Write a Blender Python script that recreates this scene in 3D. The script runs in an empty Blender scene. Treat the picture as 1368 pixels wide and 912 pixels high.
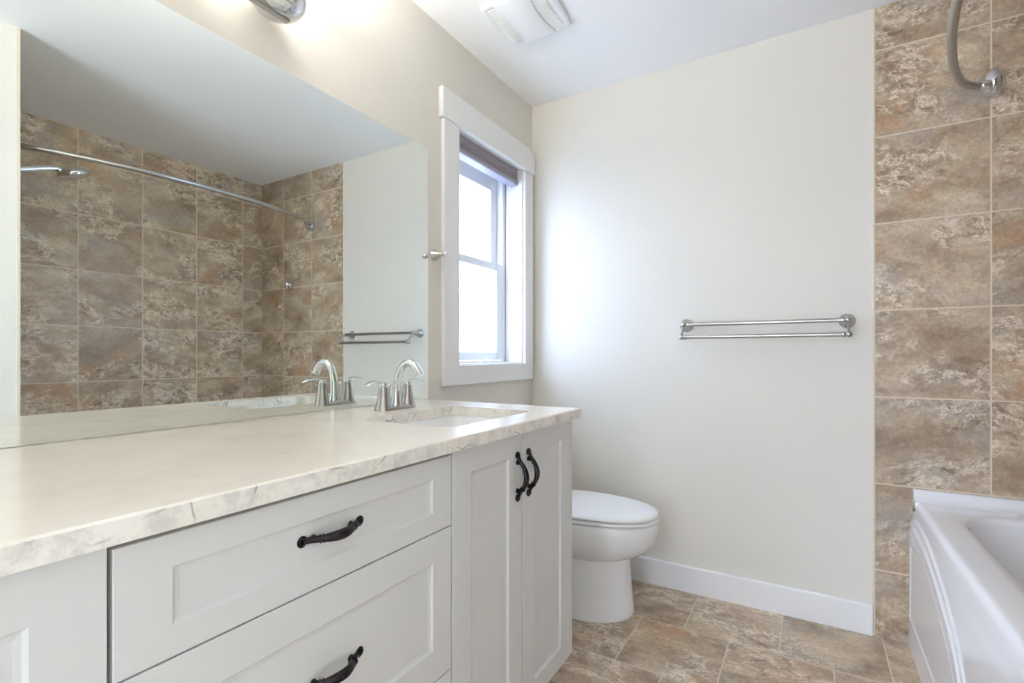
import bpy, bmesh, math, random
from mathutils import Vector, Matrix
import numpy as np

S = bpy.context.scene
COL = S.collection

# ------------------------------------------------------------------ camera, world, lights, exposure
cam_d = bpy.data.cameras.new('camera')
cam = bpy.data.objects.new('camera', cam_d); COL.objects.link(cam)
cam.location = (1.2981, -2.3885, 1.0925)
cam.rotation_euler = (math.radians(90), 0, math.radians(30.854))
cam_d.sensor_width = 36.0
cam_d.lens = 664.83 * 36 / 1368
cam_d.shift_y = 17.37 / 1368
cam_d.clip_start = 0.02
S.camera = cam

S.view_settings.view_transform = 'Standard'
S.view_settings.look = 'None'
S.view_settings.gamma = 1
S.view_settings.use_curve_mapping = False
S.view_settings.exposure = 0.32
try:
    S.cycles.use_denoising = True
    S.cycles.max_bounces = 14
    S.cycles.diffuse_bounces = 8
    S.cycles.glossy_bounces = 8
    S.cycles.transparent_max_bounces = 12
    S.cycles.sample_clamp_indirect = 6
except Exception:
    pass

world = bpy.data.worlds.new('world'); S.world = world
world.use_nodes = True
bg = world.node_tree.nodes['Background']
bg.inputs[1].default_value = 18.5
# pale sky above, darker ground below the horizon
_n = world.node_tree.nodes; _l = world.node_tree.links
_tc = _n.new('ShaderNodeTexCoord'); _sx = _n.new('ShaderNodeSeparateXYZ'); _cr = _n.new('ShaderNodeValToRGB')
_mr = _n.new('ShaderNodeMapRange'); _mr.inputs['From Min'].default_value = -1; _mr.inputs['From Max'].default_value = 1
_l.new(_tc.outputs['Generated'], _sx.inputs[0]); _l.new(_sx.outputs[2], _mr.inputs[0]); _l.new(_mr.outputs[0], _cr.inputs[0])
_l.new(_cr.outputs[0], bg.inputs[0])
_e = _cr.color_ramp.elements
_e[0].position = 0.40; _e[0].color = (0.13, 0.15, 0.18, 1)
_e[1].position = 0.56; _e[1].color = (0.64, 0.76, 1.06, 1)
_e2 = _e.new(1.0); _e2.color = (0.60, 0.74, 1.0, 1)

def area_light(name, loc, rot, sx, sy, power, color):
    d = bpy.data.lights.new(name, 'AREA'); d.shape = 'RECTANGLE'
    d.size = sx; d.size_y = sy; d.energy = power; d.color = color
    o = bpy.data.objects.new(name, d); COL.objects.link(o)
    o.location = loc; o.rotation_euler = rot
    return o
# added fill light, unseen, shining in through the doorway opening behind the camera
FILL_POWER = 76
BULB_POWER = 18.5
area_light('added_fill_light', (0.45, -4.5, 1.30), (math.radians(94), 0, math.radians(-14)), 1.2, 2.0, FILL_POWER, (0.84, 0.97, 1.25))

# ------------------------------------------------------------------ node helpers
def lin(c):
    def f(v):
        v /= 255.0
        return v / 12.92 if v <= 0.04045 else ((v + 0.055) / 1.055) ** 2.4
    return (f(c[0]), f(c[1]), f(c[2]), 1)

class NT:
    def __init__(self, name):
        self.m = bpy.data.materials.new(name); self.m.use_nodes = True
        self.t = self.m.node_tree; self.n = self.t.nodes; self.l = self.t.links
        self.p = self.n['Principled BSDF']; self.out = self.n['Material Output']
    def put(self, sock, v):
        if isinstance(v, bpy.types.NodeSocket): self.l.new(v, sock)
        else: sock.default_value = v
    def node(self, typ, ins=None, **kw):
        nd = self.n.new(typ)
        for k, v in kw.items(): setattr(nd, k, v)
        for k, v in (ins or {}).items(): self.put(nd.inputs[k], v)
        return nd
    def math(self, op, a, b=0.0, c=0.0):
        nd = self.n.new('ShaderNodeMath'); nd.operation = op
        self.put(nd.inputs[0], a); self.put(nd.inputs[1], b); self.put(nd.inputs[2], c)
        return nd.outputs[0]
    def vmath(self, op, a, b):
        nd = self.n.new('ShaderNodeVectorMath'); nd.operation = op
        self.put(nd.inputs[0], a); self.put(nd.inputs[1], b)
        return nd.outputs[0]
    def noise(self, vec, scale, detail=4, rough=0.5, dist=0.0):
        nd = self.node('ShaderNodeTexNoise', {'Vector': vec, 'Scale': scale, 'Detail': detail, 'Roughness': rough, 'Distortion': dist})
        return nd.outputs[0]
    def ramp(self, fac, stops):
        nd = self.n.new('ShaderNodeValToRGB'); cr = nd.color_ramp
        while len(cr.elements) < len(stops): cr.elements.new(0.5)
        for e, (pos, c) in zip(cr.elements, stops):
            e.position = pos; e.color = c if len(c) == 4 else lin(c)
        self.l.new(fac, nd.inputs[0])
        return nd.outputs[0]
    def mix(self, fac, a, b, blend='MIX'):
        nd = self.n.new('ShaderNodeMix'); nd.data_type = 'RGBA'; nd.blend_type = blend
        self.put(nd.inputs[0], fac); self.put(nd.inputs[6], a); self.put(nd.inputs[7], b)
        return nd.outputs[2]
    def smooth(self, v, lo, hi):
        nd = self.node('ShaderNodeMapRange', {'Value': v, 'From Min': lo, 'From Max': hi}, interpolation_type='SMOOTHSTEP')
        return nd.outputs[0]
    def bump(self, h, strength, dist=0.002):
        nd = self.node('ShaderNodeBump', {'Height': h, 'Strength': strength, 'Distance': dist})
        self.l.new(nd.outputs[0], self.p.inputs['Normal'])
    def coord(self):
        return self.node('ShaderNodeTexCoord').outputs['Object']

def simple(name, rgb, rough=0.5, metal=0.0, coat=0.0, bump=None, spec=None):
    t = NT(name); p = t.p
    p.inputs['Base Color'].default_value = lin(rgb)
    p.inputs['Roughness'].default_value = rough
    p.inputs['Metallic'].default_value = metal
    if coat:
        p.inputs['Coat Weight'].default_value = coat; p.inputs['Coat Roughness'].default_value = 0.04
    if spec is not None: p.inputs['Specular IOR Level'].default_value = spec
    c = t.coord()
    # slight tone variation so that nothing is perfectly flat
    n = t.noise(c, 3.0, 3, 0.5)
    a = lin(rgb); b = tuple(min(1, x * 0.965) for x in a[:3]) + (1,)
    t.l.new(t.mix(n, a, b), p.inputs['Base Color'])
    if bump: t.bump(t.noise(c, bump[0], 3, 0.6), bump[1], bump[2])
    return t.m

def tile_material(name, g, gh, bond, grout_rgb, grout_w, light=1.0, rough=0.38):
    t = NT(name); p = t.p
    uv = t.node('ShaderNodeUVMap', uv_map='UVMap').outputs[0]
    sp = t.node('ShaderNodeSeparateXYZ', {0: uv})
    U, V = sp.outputs[0], sp.outputs[1]
    v = t.math('DIVIDE', V, gh); vf = t.math('FLOOR', v)
    u = t.math('DIVIDE', U, g)
    if bond: u = t.math('ADD', u, t.math('MULTIPLY', t.math('FLOORED_MODULO', vf, 2.0), 0.5))
    uf = t.math('FLOOR', u)
    fu, fv = t.math('SUBTRACT', u, uf), t.math('SUBTRACT', v, vf)
    du = t.math('MULTIPLY', t.math('MINIMUM', fu, t.math('SUBTRACT', 1.0, fu)), g)
    dv = t.math('MULTIPLY', t.math('MINIMUM', fv, t.math('SUBTRACT', 1.0, fv)), gh)
    d = t.math('MINIMUM', du, dv)
    grout = t.smooth(d, grout_w * 0.5 + 0.0006, grout_w * 0.5 - 0.0006)
    cell = t.node('ShaderNodeCombineXYZ', {0: uf, 1: vf, 2: 3.0}).outputs[0]
    wn = t.node('ShaderNodeTexWhiteNoise', {'Vector': cell}, noise_dimensions='3D')
    rnd = wn.outputs['Color']; rv = wn.outputs['Value']
    loc = t.node('ShaderNodeCombineXYZ', {0: U, 1: V, 2: 0.0}).outputs[0]
    # turned a multiple of 90 degrees and moved for every tile
    ang = t.math('MULTIPLY', t.math('FLOOR', t.math('MULTIPLY', rv, 2.0)), math.pi)
    ang = t.math('ADD', ang, t.math('MULTIPLY', t.math('SUBTRACT', rv, 0.5), 0.7))
    rot = t.node('ShaderNodeVectorRotate', {'Vector': loc, 'Angle': ang}, rotation_type='Z_AXIS').outputs[0]
    pos = t.vmath('ADD', rot, t.vmath('MULTIPLY', rnd, (17.0, 23.0, 11.0)))
    mp = t.node('ShaderNodeMapping', {'Vector': pos, 'Rotation': (0, 0, math.radians(-40)), 'Scale': (1.0, 1.7, 1.0)}).outputs[0]
    warp = t.node('ShaderNodeTexNoise', {'Vector': pos, 'Scale': 8.0, 'Detail': 6, 'Roughness': 0.7}).outputs['Color']
    mpw = t.vmath('ADD', mp, t.vmath('MULTIPLY', t.vmath('SUBTRACT', warp, (0.5, 0.5, 0.5)), (0.16, 0.16, 0.16)))
    big = t.noise(mpw, 3.6, 2, 0.5)
    mid = t.noise(mpw, 5.0, 10, 0.68)
    fine = t.noise(pos, 75.0, 8, 0.8)
    base = t.ramp(mid, [(0.28, (118, 99, 80)), (0.40, (148, 130, 110)), (0.50, (168, 151, 129)), (0.60, (186, 171, 148)), (0.74, (212, 199, 177))])
    hue = t.noise(mpw, 3.2, 4, 0.6)
    base = t.mix(t.math('MULTIPLY', t.smooth(hue, 0.54, 0.68), 0.55), base, lin((180, 142, 108)))
    base = t.mix(t.math('MULTIPLY', t.smooth(hue, 0.48, 0.32), 0.65), base, lin((160, 152, 146)))
    # pale broken veins with dark pits beside them, gathered in diagonal belts
    belt = t.smooth(big, 0.45, 0.58)
    vein = t.noise(mpw, 6.5, 9, 0.70)
    vm = t.smooth(t.math('ABSOLUTE', t.math('SUBTRACT', vein, 0.5)), 0.026, 0.0)
    pit = t.noise(mpw, 21.0, 8, 0.74)
    pm = t.math('MULTIPLY', t.smooth(pit, 0.53, 0.62), t.smooth(big, 0.47, 0.60))
    lt = t.math('MULTIPLY', t.smooth(pit, 0.48, 0.40), t.smooth(big, 0.45, 0.60))
    base = t.mix(t.math('MULTIPLY', lt, 0.60), base, lin((222, 211, 192)))
    base = t.mix(t.math('MULTIPLY', pm, 0.75), base, lin((104, 86, 66)))
    base = t.mix(t.math('MULTIPLY', t.math('MULTIPLY', vm, belt), 0.85), base, lin((228, 218, 200)))
    base = t.mix(t.smooth(fine, 0.36, 0.64), t.mix(1.0, base, (0.84, 0.83, 0.82, 1), 'MULTIPLY'), t.mix(1.0, base, (1.14, 1.13, 1.12, 1), 'MULTIPLY'))
    tone = t.math('MULTIPLY_ADD', rv, 0.14, 1.0 * light)
    tn = t.node('ShaderNodeCombineColor', {0: tone, 1: t.math('MULTIPLY', tone, 0.985), 2: t.math('MULTIPLY', tone, 0.97)}).outputs[0]
    base = t.mix(1.0, base, tn, 'MULTIPLY')
    col = t.mix(grout, base, lin(grout_rgb))
    t.l.new(col, p.inputs['Base Color'])
    t.l.new(t.math('MULTIPLY_ADD', grout, 0.5, rough), p.inputs['Roughness'])
    h = t.math('SUBTRACT', t.math('MULTIPLY', mid, 0.35), t.math('MULTIPLY', grout, 0.7))
    h = t.math('SUBTRACT', h, t.math('MULTIPLY', pm, 0.25))
    t.bump(h, 0.45, 0.003)
    return t.m

def stone_material():
    t = NT('cream_quartz'); p = t.p
    c = t.coord()
    warp = t.node('ShaderNodeTexNoise', {'Vector': c, 'Scale': 6.0, 'Detail': 4}).outputs['Color']
    cw = t.vmath('ADD', c, t.vmath('MULTIPLY', t.vmath('SUBTRACT', warp, (0.5, 0.5, 0.5)), (0.09, 0.09, 0.09)))
    cloud = t.noise(cw, 7.0, 5, 0.6, 0.4)
    col = t.ramp(cloud, [(0.3, (230, 224, 212)), (0.5, (237, 232, 221)), (0.7, (241, 237, 228))])
    vo = t.node('ShaderNodeTexVoronoi', {'Vector': cw, 'Scale': 11.0}, feature='DISTANCE_TO_EDGE').outputs['Distance']
    gate = t.smooth(t.noise(c, 9.0, 3, 0.6), 0.46, 0.60)
    line = t.math('MULTIPLY', t.smooth(vo, 0.03, 0.0), gate)
    # veins and grey mottling are strong on front and end faces, faint on top
    nz = t.node('ShaderNodeSeparateXYZ', {0: t.node('ShaderNodeTexCoord').outputs['Normal']}).outputs[2]
    side = t.smooth(nz, 0.85, 0.2)
    col = t.mix(t.math('MULTIPLY', line, t.math('MULTIPLY_ADD', side, 0.75, 0.06)), col, lin((112, 106, 102)))
    sp = t.smooth(t.noise(c, 26.0, 7, 0.72), 0.42, 0.66)
    col = t.mix(t.math('MULTIPLY', sp, t.math('MULTIPLY_ADD', side, 0.55, 0.05)), col, lin((196, 191, 186)))
    t.l.new(col, p.inputs['Base Color'])
    p.inputs['Roughness'].default_value = 0.20
    p.inputs['Coat Weight'].default_value = 0.15
    p.inputs['Coat Roughness'].default_value = 0.06
    return t.m

def frosted_glass():
    t = NT('frosted_glass')
    c = t.coord()
    n = t.noise(c, 55.0, 4, 0.6)
    n2 = t.noise(c, 7.0, 3, 0.6)
    col = t.ramp(t.math('MULTIPLY_ADD', n2, 0.6, t.math('MULTIPLY', n, 0.4)), [(0.25, (.80, .85, .90, 1)), (0.75, (.93, .95, .97, 1))])
    tl = t.node('ShaderNodeBsdfTranslucent', {'Color': col})
    tr = t.node('ShaderNodeBsdfTransparent', {'Color': (.9, .93, .96, 1)})
    gl = t.node('ShaderNodeBsdfGlossy', {'Color': (1, 1, 1, 1), 'Roughness': 0.25})
    m1 = t.node('ShaderNodeMixShader', {0: 0.62, 1: tl.outputs[0], 2: tr.outputs[0]})
    m2 = t.node('ShaderNodeMixShader', {0: 0.06, 1: m1.outputs[0], 2: gl.outputs[0]})
    t.l.new(m2.outputs[0], t.out.inputs[0])
    return t.m

def brushed(name, rgb, rough, aniso=0.0):
    t = NT(name); p = t.p
    p.inputs['Metallic'].default_value = 1.0
    c = t.coord()
    n = t.noise(c, 40.0, 4, 0.6)
    a = lin(rgb)
    t.l.new(t.mix(n, a, tuple(x * 0.93 for x in a[:3]) + (1,)), p.inputs['Base Color'])
    t.l.new(t.math('MULTIPLY_ADD', n, 0.05, rough), p.inputs['Roughness'])
    return t.m

def bronze():
    t = NT('dark_bronze'); p = t.p
    c = t.coord()
    n = t.noise(c, 70.0, 5, 0.6)
    t.l.new(t.ramp(n, [(0.35, (34, 32, 34)), (0.7, (70, 66, 70))]), p.inputs['Base Color'])
    p.inputs['Metallic'].default_value = 0.9
    t.l.new(t.math('MULTIPLY_ADD', n, 0.12, 0.20), p.inputs['Roughness'])
    return t.m

def mirror_mat():
    t = NT('silvered_mirror'); p = t.p
    c = t.coord()
    n = t.noise(c, 2.0, 2, 0.5)
    t.l.new(t.mix(n, lin((236, 240, 236)), lin((233, 238, 233))), p.inputs['Base Color'])
    p.inputs['Metallic'].default_value = 1.0
    p.inputs['Roughness'].default_value = 0.0
    return t.m

def emit(name, rgb, s):
    t = NT(name)
    e = t.node('ShaderNodeEmission', {'Color': lin(rgb), 'Strength': s})
    t.l.new(e.outputs[0], t.out.inputs[0])
    return t.m

M = dict(
    wall=simple('cream_wall_paint', (223, 219, 209), 0.75, bump=(260, 0.12, 0.0008)),
    ceiling=simple('white_ceiling_paint', (240, 240, 239), 0.85, bump=(200, 0.15, 0.001)),
    trim=simple('white_trim_paint', (236, 236, 234), 0.38),
    cabinet=simple('off_white_cabinet_paint', (217, 217, 215), 0.42),
    cabinet_gap_shade=simple('cabinet_shadow_board', (120, 104, 84), 0.8),  # dark body colour stands in for shade in door and drawer gaps
    tile=tile_material('stone_look_wall_tile', 0.3354, 0.3354, False, (214, 200, 181), 0.0054),
    floor=tile_material('stone_look_floor_tile', 0.3354, 0.3354, True, (208, 197, 182), 0.0048, 1.04, 0.34),
    stone=stone_material(),
    porcelain=simple('white_porcelain', (240, 240, 240), 0.10, coat=0.5),
    acrylic=simple('white_acrylic', (240, 241, 244), 0.16, coat=0.5),
    nickel=brushed('brushed_nickel', (188, 186, 183), 0.26),
    chrome=brushed('polished_chrome', (226, 228, 230), 0.07),
    bronze=bronze(),
    mirror=mirror_mat(),
    edge=simple('caulk_and_tile_edge', (214, 204, 184), 0.6),
    glass=frosted_glass(),
    vinyl=simple('white_vinyl', (236, 238, 240), 0.35),
    plastic=simple('white_plastic', (235, 235, 233), 0.45),
    shade=simple('taupe_shade_fabric', (158, 148, 154), 0.8, bump=(300, 0.2, 0.001)),
    shade_dark=simple('dark_taupe_shade_rail', (150, 142, 148), 0.5),
    shade_light=simple('pale_grey_shade_rail', (150, 146, 160), 0.35),
    hose=simple('pale_shower_hose', (205, 206, 206), 0.3, 0.6),
    black=simple('black_rubber', (38, 36, 36), 0.6),
    joint=simple('shadow_joint', (120, 112, 104), 0.7),
)
def lamp_glass():
    t = NT('frosted_lamp_glass')
    c = t.coord(); n = t.noise(c, 20, 2)
    tl = t.node('ShaderNodeBsdfTranslucent', {'Color': t.mix(n, (.95, .93, .9, 1), (.9, .88, .85, 1))})
    tr = t.node('ShaderNodeBsdfTransparent', {'Color': (1, .98, .95, 1)})
    df = t.node('ShaderNodeBsdfDiffuse', {'Color': (.9, .9, .88, 1)})
    m = t.node('ShaderNodeMixShader', {0: 0.30, 1: tl.outputs[0], 2: tr.outputs[0]})
    m2 = t.node('ShaderNodeMixShader', {0: 0.08, 1: m.outputs[0], 2: df.outputs[0]})
    t.l.new(m2.outputs[0], t.out.inputs[0])
    return t.m
M['lampglass'] = lamp_glass()
M['bulb'] = emit('warm_bulb', (255, 244, 226), 6.0)

# ------------------------------------------------------------------ mesh helpers
def box(bm, x0, x1, y0, y1, z0, z1):
    vs = [bm.verts.new((x, y, z)) for x in (x0, x1) for y in (y0, y1) for z in (z0, z1)]
    for f in ((0, 1, 3, 2), (4, 6, 7, 5), (0, 4, 5, 1), (2, 3, 7, 6), (0, 2, 6, 4), (1, 5, 7, 3)):
        bm.faces.new([vs[i] for i in f])

def rings(bm, rs, cap0=True, cap1=True, closed=True):
    vv = [[bm.verts.new(p) for p in r] for r in rs]
    n = len(rs[0])
    for a, b in zip(vv[:-1], vv[1:]):
        for i in range(n if closed else n - 1):
            j = (i + 1) % n
            bm.faces.new((a[i], a[j], b[j], b[i]))
    if cap0: bm.faces.new(vv[0][::-1])
    if cap1: bm.faces.new(vv[-1])
    return vv

def basis(d):
    d = Vector(d).normalized()
    u = Vector((0, 0, 1)) if abs(d.z) < 0.9 else Vector((1, 0, 0))
    a = d.cross(u).normalized(); b = d.cross(a).normalized()
    return d, a, b

def lathe(bm, o, axis, prof, seg=24, caps=True, sx=1.0, sy=1.0):
    d, a, b = basis(axis); o = Vector(o)
    rs = []
    for r, h in prof:
        rs.append([o + d * h + (a * math.cos(t) * sx + b * math.sin(t) * sy) * max(r, 1e-5) for t in [2 * math.pi * k / seg for k in range(seg)]])
    rings(bm, rs, caps, caps)

def tube(bm, pts, rad, seg=12, ell=None):
    """sweep a circle (or an ellipse: ell = (width factor, thickness factor, side vector)) along the points"""
    P = [Vector(p) for p in pts]; n = len(P)
    if not hasattr(rad, '__len__'): rad = [rad] * n
    T = [(P[min(i + 1, n - 1)] - P[max(i - 1, 0)]).normalized() for i in range(n)]
    if ell: a = Vector(ell[2])
    else: a = basis(T[0])[1]
    rs = []
    for i in range(n):
        a = (a - T[i] * a.dot(T[i])).normalized(); b = T[i].cross(a)
        w, h = (ell[0], ell[1]) if ell else (1, 1)
        rs.append([P[i] + (a * math.cos(t) * w + b * math.sin(t) * h) * rad[i] for t in [2 * math.pi * k / seg for k in range(seg)]])
    rings(bm, rs)

def spline(ctrl, n=8):
    """Catmull-Rom through control points (tuples of any length)"""
    c = [ctrl[0]] + list(ctrl) + [ctrl[-1]]
    out = []
    for i in range(1, len(c) - 2):
        for k in range(n):
            t = k / n
            out.append(tuple(0.5 * (2 * p1 + (p2 - p0) * t + (2 * p0 - 5 * p1 + 4 * p2 - p3) * t * t + (3 * p1 - p0 - 3 * p2 + p3) * t ** 3)
                             for p0, p1, p2, p3 in zip(c[i - 1], c[i], c[i + 1], c[i + 2])))
    out.append(tuple(ctrl[-1]))
    return out

def prism(bm, poly, axis, a0, a1):
    """extrude a 2-D polygon along axis 'x' or 'y' (poly in the other two coordinates)"""
    f = {'x': lambda p, a: (a, p[0], p[1]), 'y': lambda p, a: (p[0], a, p[1]), 'z': lambda p, a: (p[0], p[1], a)}[axis]
    rings(bm, [[f(p, a0) for p in poly], [f(p, a1) for p in poly]])

def rrect(x0, x1, y0, y1, r, n=6):
    pts = []
    for cx, cy, a0 in ((x1 - r, y1 - r, 0), (x0 + r, y1 - r, 90), (x0 + r, y0 + r, 180), (x1 - r, y0 + r, 270)):
        for k in range(n + 1):
            a = math.radians(a0 + 90 * k / n)
            pts.append((cx + r * math.cos(a), cy + r * math.sin(a)))
    return pts

def obj(name, bm, mat, parent=None, smooth=False, bevel=0.0, seg=2, keep=None):
    bmesh.ops.recalc_face_normals(bm, faces=bm.faces)
    me = bpy.data.meshes.new(name); bm.to_mesh(me); bm.free()
    o = bpy.data.objects.new(name, me); COL.objects.link(o)
    me.materials.append(mat)
    if smooth:
        for p in me.polygons: p.use_smooth = True
        if smooth != 'all':
            try: me.set_sharp_from_angle(angle=math.radians(38))
            except Exception: pass
    if bevel:
        b = o.modifiers.new('bevel', 'BEVEL'); b.width = bevel; b.segments = seg
        b.limit_method = 'ANGLE'; b.angle_limit = math.radians(40)
        try: b.harden_normals = False
        except Exception: pass
    if parent is not None:
        o.parent = parent
        o.matrix_parent_inverse = Matrix.Translation(-parent.location) if parent.type == 'EMPTY' and parent.parent is None else Matrix.Identity(4)
    return o

def bmn(): return bmesh.new()

def thing(name, label, cat, loc, group=None):
    o = bpy.data.objects.new(name, None); COL.objects.link(o)
    o.location = loc; o.empty_display_size = 0.05
    o['label'] = label; o['category'] = cat
    if group: o['group'] = group
    return o

def tag(o, label, cat, group=None):
    o['label'] = label; o['category'] = cat
    if group: o['group'] = group
    return o

def struct(name, bm, mat, label=None, cat=None, parent=None, **kw):
    o = obj(name, bm, mat, parent, **kw)
    o['kind'] = 'structure'
    if label: o['label'] = label; o['category'] = cat
    return o

def part(name, bm, mat, root, label=None, **kw):
    """a part whose mesh is given in world coordinates, moved to its root's frame"""
    r = root
    top = r
    off = Vector(r.location)
    while top.parent is not None:
        top = top.parent; off += Vector(top.location)
    for v in bm.verts: v.co -= off
    o = obj(name, bm, mat, None, **kw)
    o.parent = root
    if label: o['label'] = label
    return o

def set_uv(o, fn):
    me = o.data
    uv = me.uv_layers.new(name='UVMap')
    for lp in me.loops:
        uv.data[lp.index].uv = fn(me.vertices[lp.vertex_index].co)

# ------------------------------------------------------------------ room shell
H = 2.44; W = 2.4644; T0 = 1.5158; YN = -1.665; YF = -2.86; G = 0.3354; Z0 = 0.2574
b = bmn(); box(b, -0.16, W + 0.15, YF - 0.1, 0.15, -0.12, 0.0)
fl = struct('floor', b, M['floor'], 'taupe stone-look floor tiles laid in a running bond', 'floor')
set_uv(fl, lambda c: (c.x - 0.7 + 10 * G, c.y + 12 * G))
b = bmn(); box(b, -0.16, W + 0.15, YF - 0.1, 0.15, H, H + 0.1)
struct('ceiling', b, M['ceiling'], 'flat white ceiling over the bathroom', 'ceiling')

WY0, WY1, WZ0, WZ1 = -0.683, -0.109, 1.045, 2.074
b = bmn()
box(b, -0.16, 0, YF - 0.1, WY0, 0, H); box(b, -0.16, 0, WY1, 0.15, 0, H)
box(b, -0.16, 0, WY0, WY1, 0, WZ0); box(b, -0.16, 0, WY0, WY1, WZ1, H)
struct('wall_left', b, M['wall'], 'cream painted wall with mirror and window', 'wall')
b = bmn(); box(b, 0, W + 0.15, 0, 0.15, 0, H)
struct('wall_back', b, M['wall'], 'cream painted back wall with the towel bar', 'wall')
b = bmn(); box(b, W + 0.003, W + 0.15, YN, 0, 0, H)
struct('wall_right', b, M['wall'])
b = bmn(); box(b, T0, W + 0.15, YF - 0.1, YN - 0.009, 0, H)
struct('wall_side', b, M['wall'], 'cream wall end beside the shower, seen in the mirror', 'wall')
b = bmn()
box(b, 0, 0.72, YF - 0.1, YF, 0, H); box(b, 0.72, 1.48, YF - 0.1, YF, 2.05, H); box(b, 1.48, T0, YF - 0.1, YF, 0, H)  # doorway opening added behind the camera to let the fill light in
struct('wall_front', b, M['wall'])
b = bmn()      # added unseen enclosure (walls, floor, ceiling) round the fill light, shuts sky out
HX0, HX1, HY0 = -0.4, 2.6, -5.2
box(b, HX0 - 0.1, HX0, HY0, YF - 0.1, 0, H); box(b, HX1, HX1 + 0.1, HY0, YF - 0.1, 0, H); box(b, HX0 - 0.1, HX1 + 0.1, HY0 - 0.1, HY0, 0, H)
struct('wall_light_enclosure', b, M['wall'])
b = bmn(); box(b, HX0 - 0.1, HX1 + 0.1, HY0 - 0.1, YF - 0.1, -0.12, -0.002); struct('floor_light_enclosure', b, M['trim'])
b = bmn(); box(b, HX0 - 0.1, HX1 + 0.1, HY0 - 0.1, YF - 0.1, H, H + 0.1); struct('ceiling_light_enclosure', b, M['ceiling'])

b = bmn(); box(b, T0, W, -0.003, 0, 0, H)
t1 = struct('wall_tile_back', b, M['tile'], 'brown stone-look tiles on the back wall at the tub', 'tiled wall')
set_uv(t1, lambda c: (c.x - T0 + 20 * G, c.z - Z0 + 20 * G))
b = bmn(); box(b, W, W + 0.003, YN, -0.003, 0, H)
t2 = struct('wall_tile_right', b, M['tile'], 'brown stone-look tiles along the tub, seen in the mirror', 'tiled wall')
set_uv(t2, lambda c: (c.y + 0.159 + 31 * G, c.z - Z0 + 20 * G))
b = bmn(); box(b, T0, W, YN - 0.009, YN, 0, H)
t3 = struct('wall_tile_front', b, M['tile'], 'tiled end wall behind the shower head', 'tiled wall')
set_uv(t3, lambda c: (c.x - T0 + 7 * G, c.z - Z0 + 20 * G))
b = bmn(); box(b, T0 - 0.0045, T0, -0.005, 0, 0, H)
struct('trim_1', b, M['edge'], 'thin pale edge between painted wall and tiles', 'trim')
b = bmn(); box(b, T0 - 0.003, T0, YN - 0.0095, YN + 0.0005, 0, H)
struct('trim_2', b, M['edge'], 'pale tile edge on the wall end, seen in mirror', 'trim')

def baseboard(name, poly, axis, a0, a1, label):
    b = bmn(); prism(b, poly, axis, a0, a1)
    struct(name, b, M['trim'], label, 'baseboard', bevel=0.0015)
baseboard('baseboard_back', [(-0.014, 0.0), (0, 0.0), (0, 0.119), (-0.010, 0.119), (-0.014, 0.115)], 'x', 0.0, T0 - 0.006, 'plain white baseboard along the back wall')
baseboard('baseboard_left', [(0.0, 0.0), (0.014, 0.0), (0.014, 0.115), (0.010, 0.119), (0.0, 0.119)], 'y', -0.89, -0.0145, 'plain white baseboard behind the toilet')

# ------------------------------------------------------------------ window (part of the room)
win = bpy.data.objects.new('window_1', None); COL.objects.link(win)
win.location = (0, -0.396, 1.05); win['kind'] = 'structure'
win['label'] = 'white framed double-hung window with frosted panes'; win['category'] = 'window'
JY0, JY1, JZ0, JZ1 = -0.675, -0.117, 1.053, 2.066
def ring_box(b, x0, x1, o, i):
    oy0, oy1, oz0, oz1 = o; iy0, iy1, iz0, iz1 = i
    box(b, x0, x1, oy0, iy0, oz0, oz1); box(b, x0, x1, iy1, oy1, oz0, oz1)
    box(b, x0, x1, iy0, iy1, oz0, iz0); box(b, x0, x1, iy0, iy1, iz1, oz1)
b = bmn(); ring_box(b, -0.10, 0.002, (WY0, WY1, WZ0, WZ1), (JY0, JY1, JZ0, JZ1)); part('jamb', b, M['trim'], win)
b = bmn(); box(b, 0, 0.019, -0.784, -0.683, 0.9625, 2.062); part('casing', b, M['trim'], win, bevel=0.002)
b = bmn(); box(b, 0, 0.019, -0.109, -0.024, 0.9625, 2.062); part('casing', b, M['trim'], win, bevel=0.002)
b = bmn(); box(b, 0, 0.0192, -0.683, -0.109, 0.9625, 1.047); part('casing', b, M['trim'], win, bevel=0.0015)
b = bmn(); box(b, 0, 0.0235, -0.7985, -0.0095, 2.0625, 2.186); part('head_casing', b, M['trim'], win, bevel=0.002)
b = bmn(); ring_box(b, -0.165, -0.1005, (WY0, WY1, WZ0, WZ1), (JY0 + 0.028, JY1 - 0.028, JZ0 + 0.008, JZ1 - 0.028)); part('window_frame', b, M['vinyl'], win, bevel=0.002)
b = bmn(); ring_box(b, -0.101, -0.0985, (JY0 + 0.0, JY1 - 0.0, JZ0 + 0.0, JZ1 - 0.0), (JY0 + 0.002, JY1 - 0.002, JZ0 + 0.001, JZ1 - 0.002)); part('gap_shade_line', b, M['joint'], win)  # dark strip drawn in for the shaded gap between frame and jamb
SY0, SY1 = JY0 + 0.030, JY1 - 0.030
b = bmn(); ring_box(b, -0.158, -0.136, (SY0, SY1, 1.535, 2.034), (SY0 + 0.058, SY1 - 0.058, 1.575, 1.952))
su = part('sash', b, M['vinyl'], win, bevel=0.003)
b = bmn(); box(b, -0.149, -0.145, SY0 + 0.057, SY1 - 0.057, 1.574, 1.953); part('pane', b, M['glass'], su)
b = bmn(); ring_box(b, -0.128, -0.102, (SY0, SY1, 1.064, 1.566), (SY0 + 0.054, SY1 - 0.054, 1.106, 1.528))
sl = part('sash', b, M['vinyl'], win, bevel=0.003)
b = bmn(); box(b, -0.117, -0.113, SY0 + 0.053, SY1 - 0.053, 1.105, 1.529); part('pane', b, M['glass'], sl)

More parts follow.
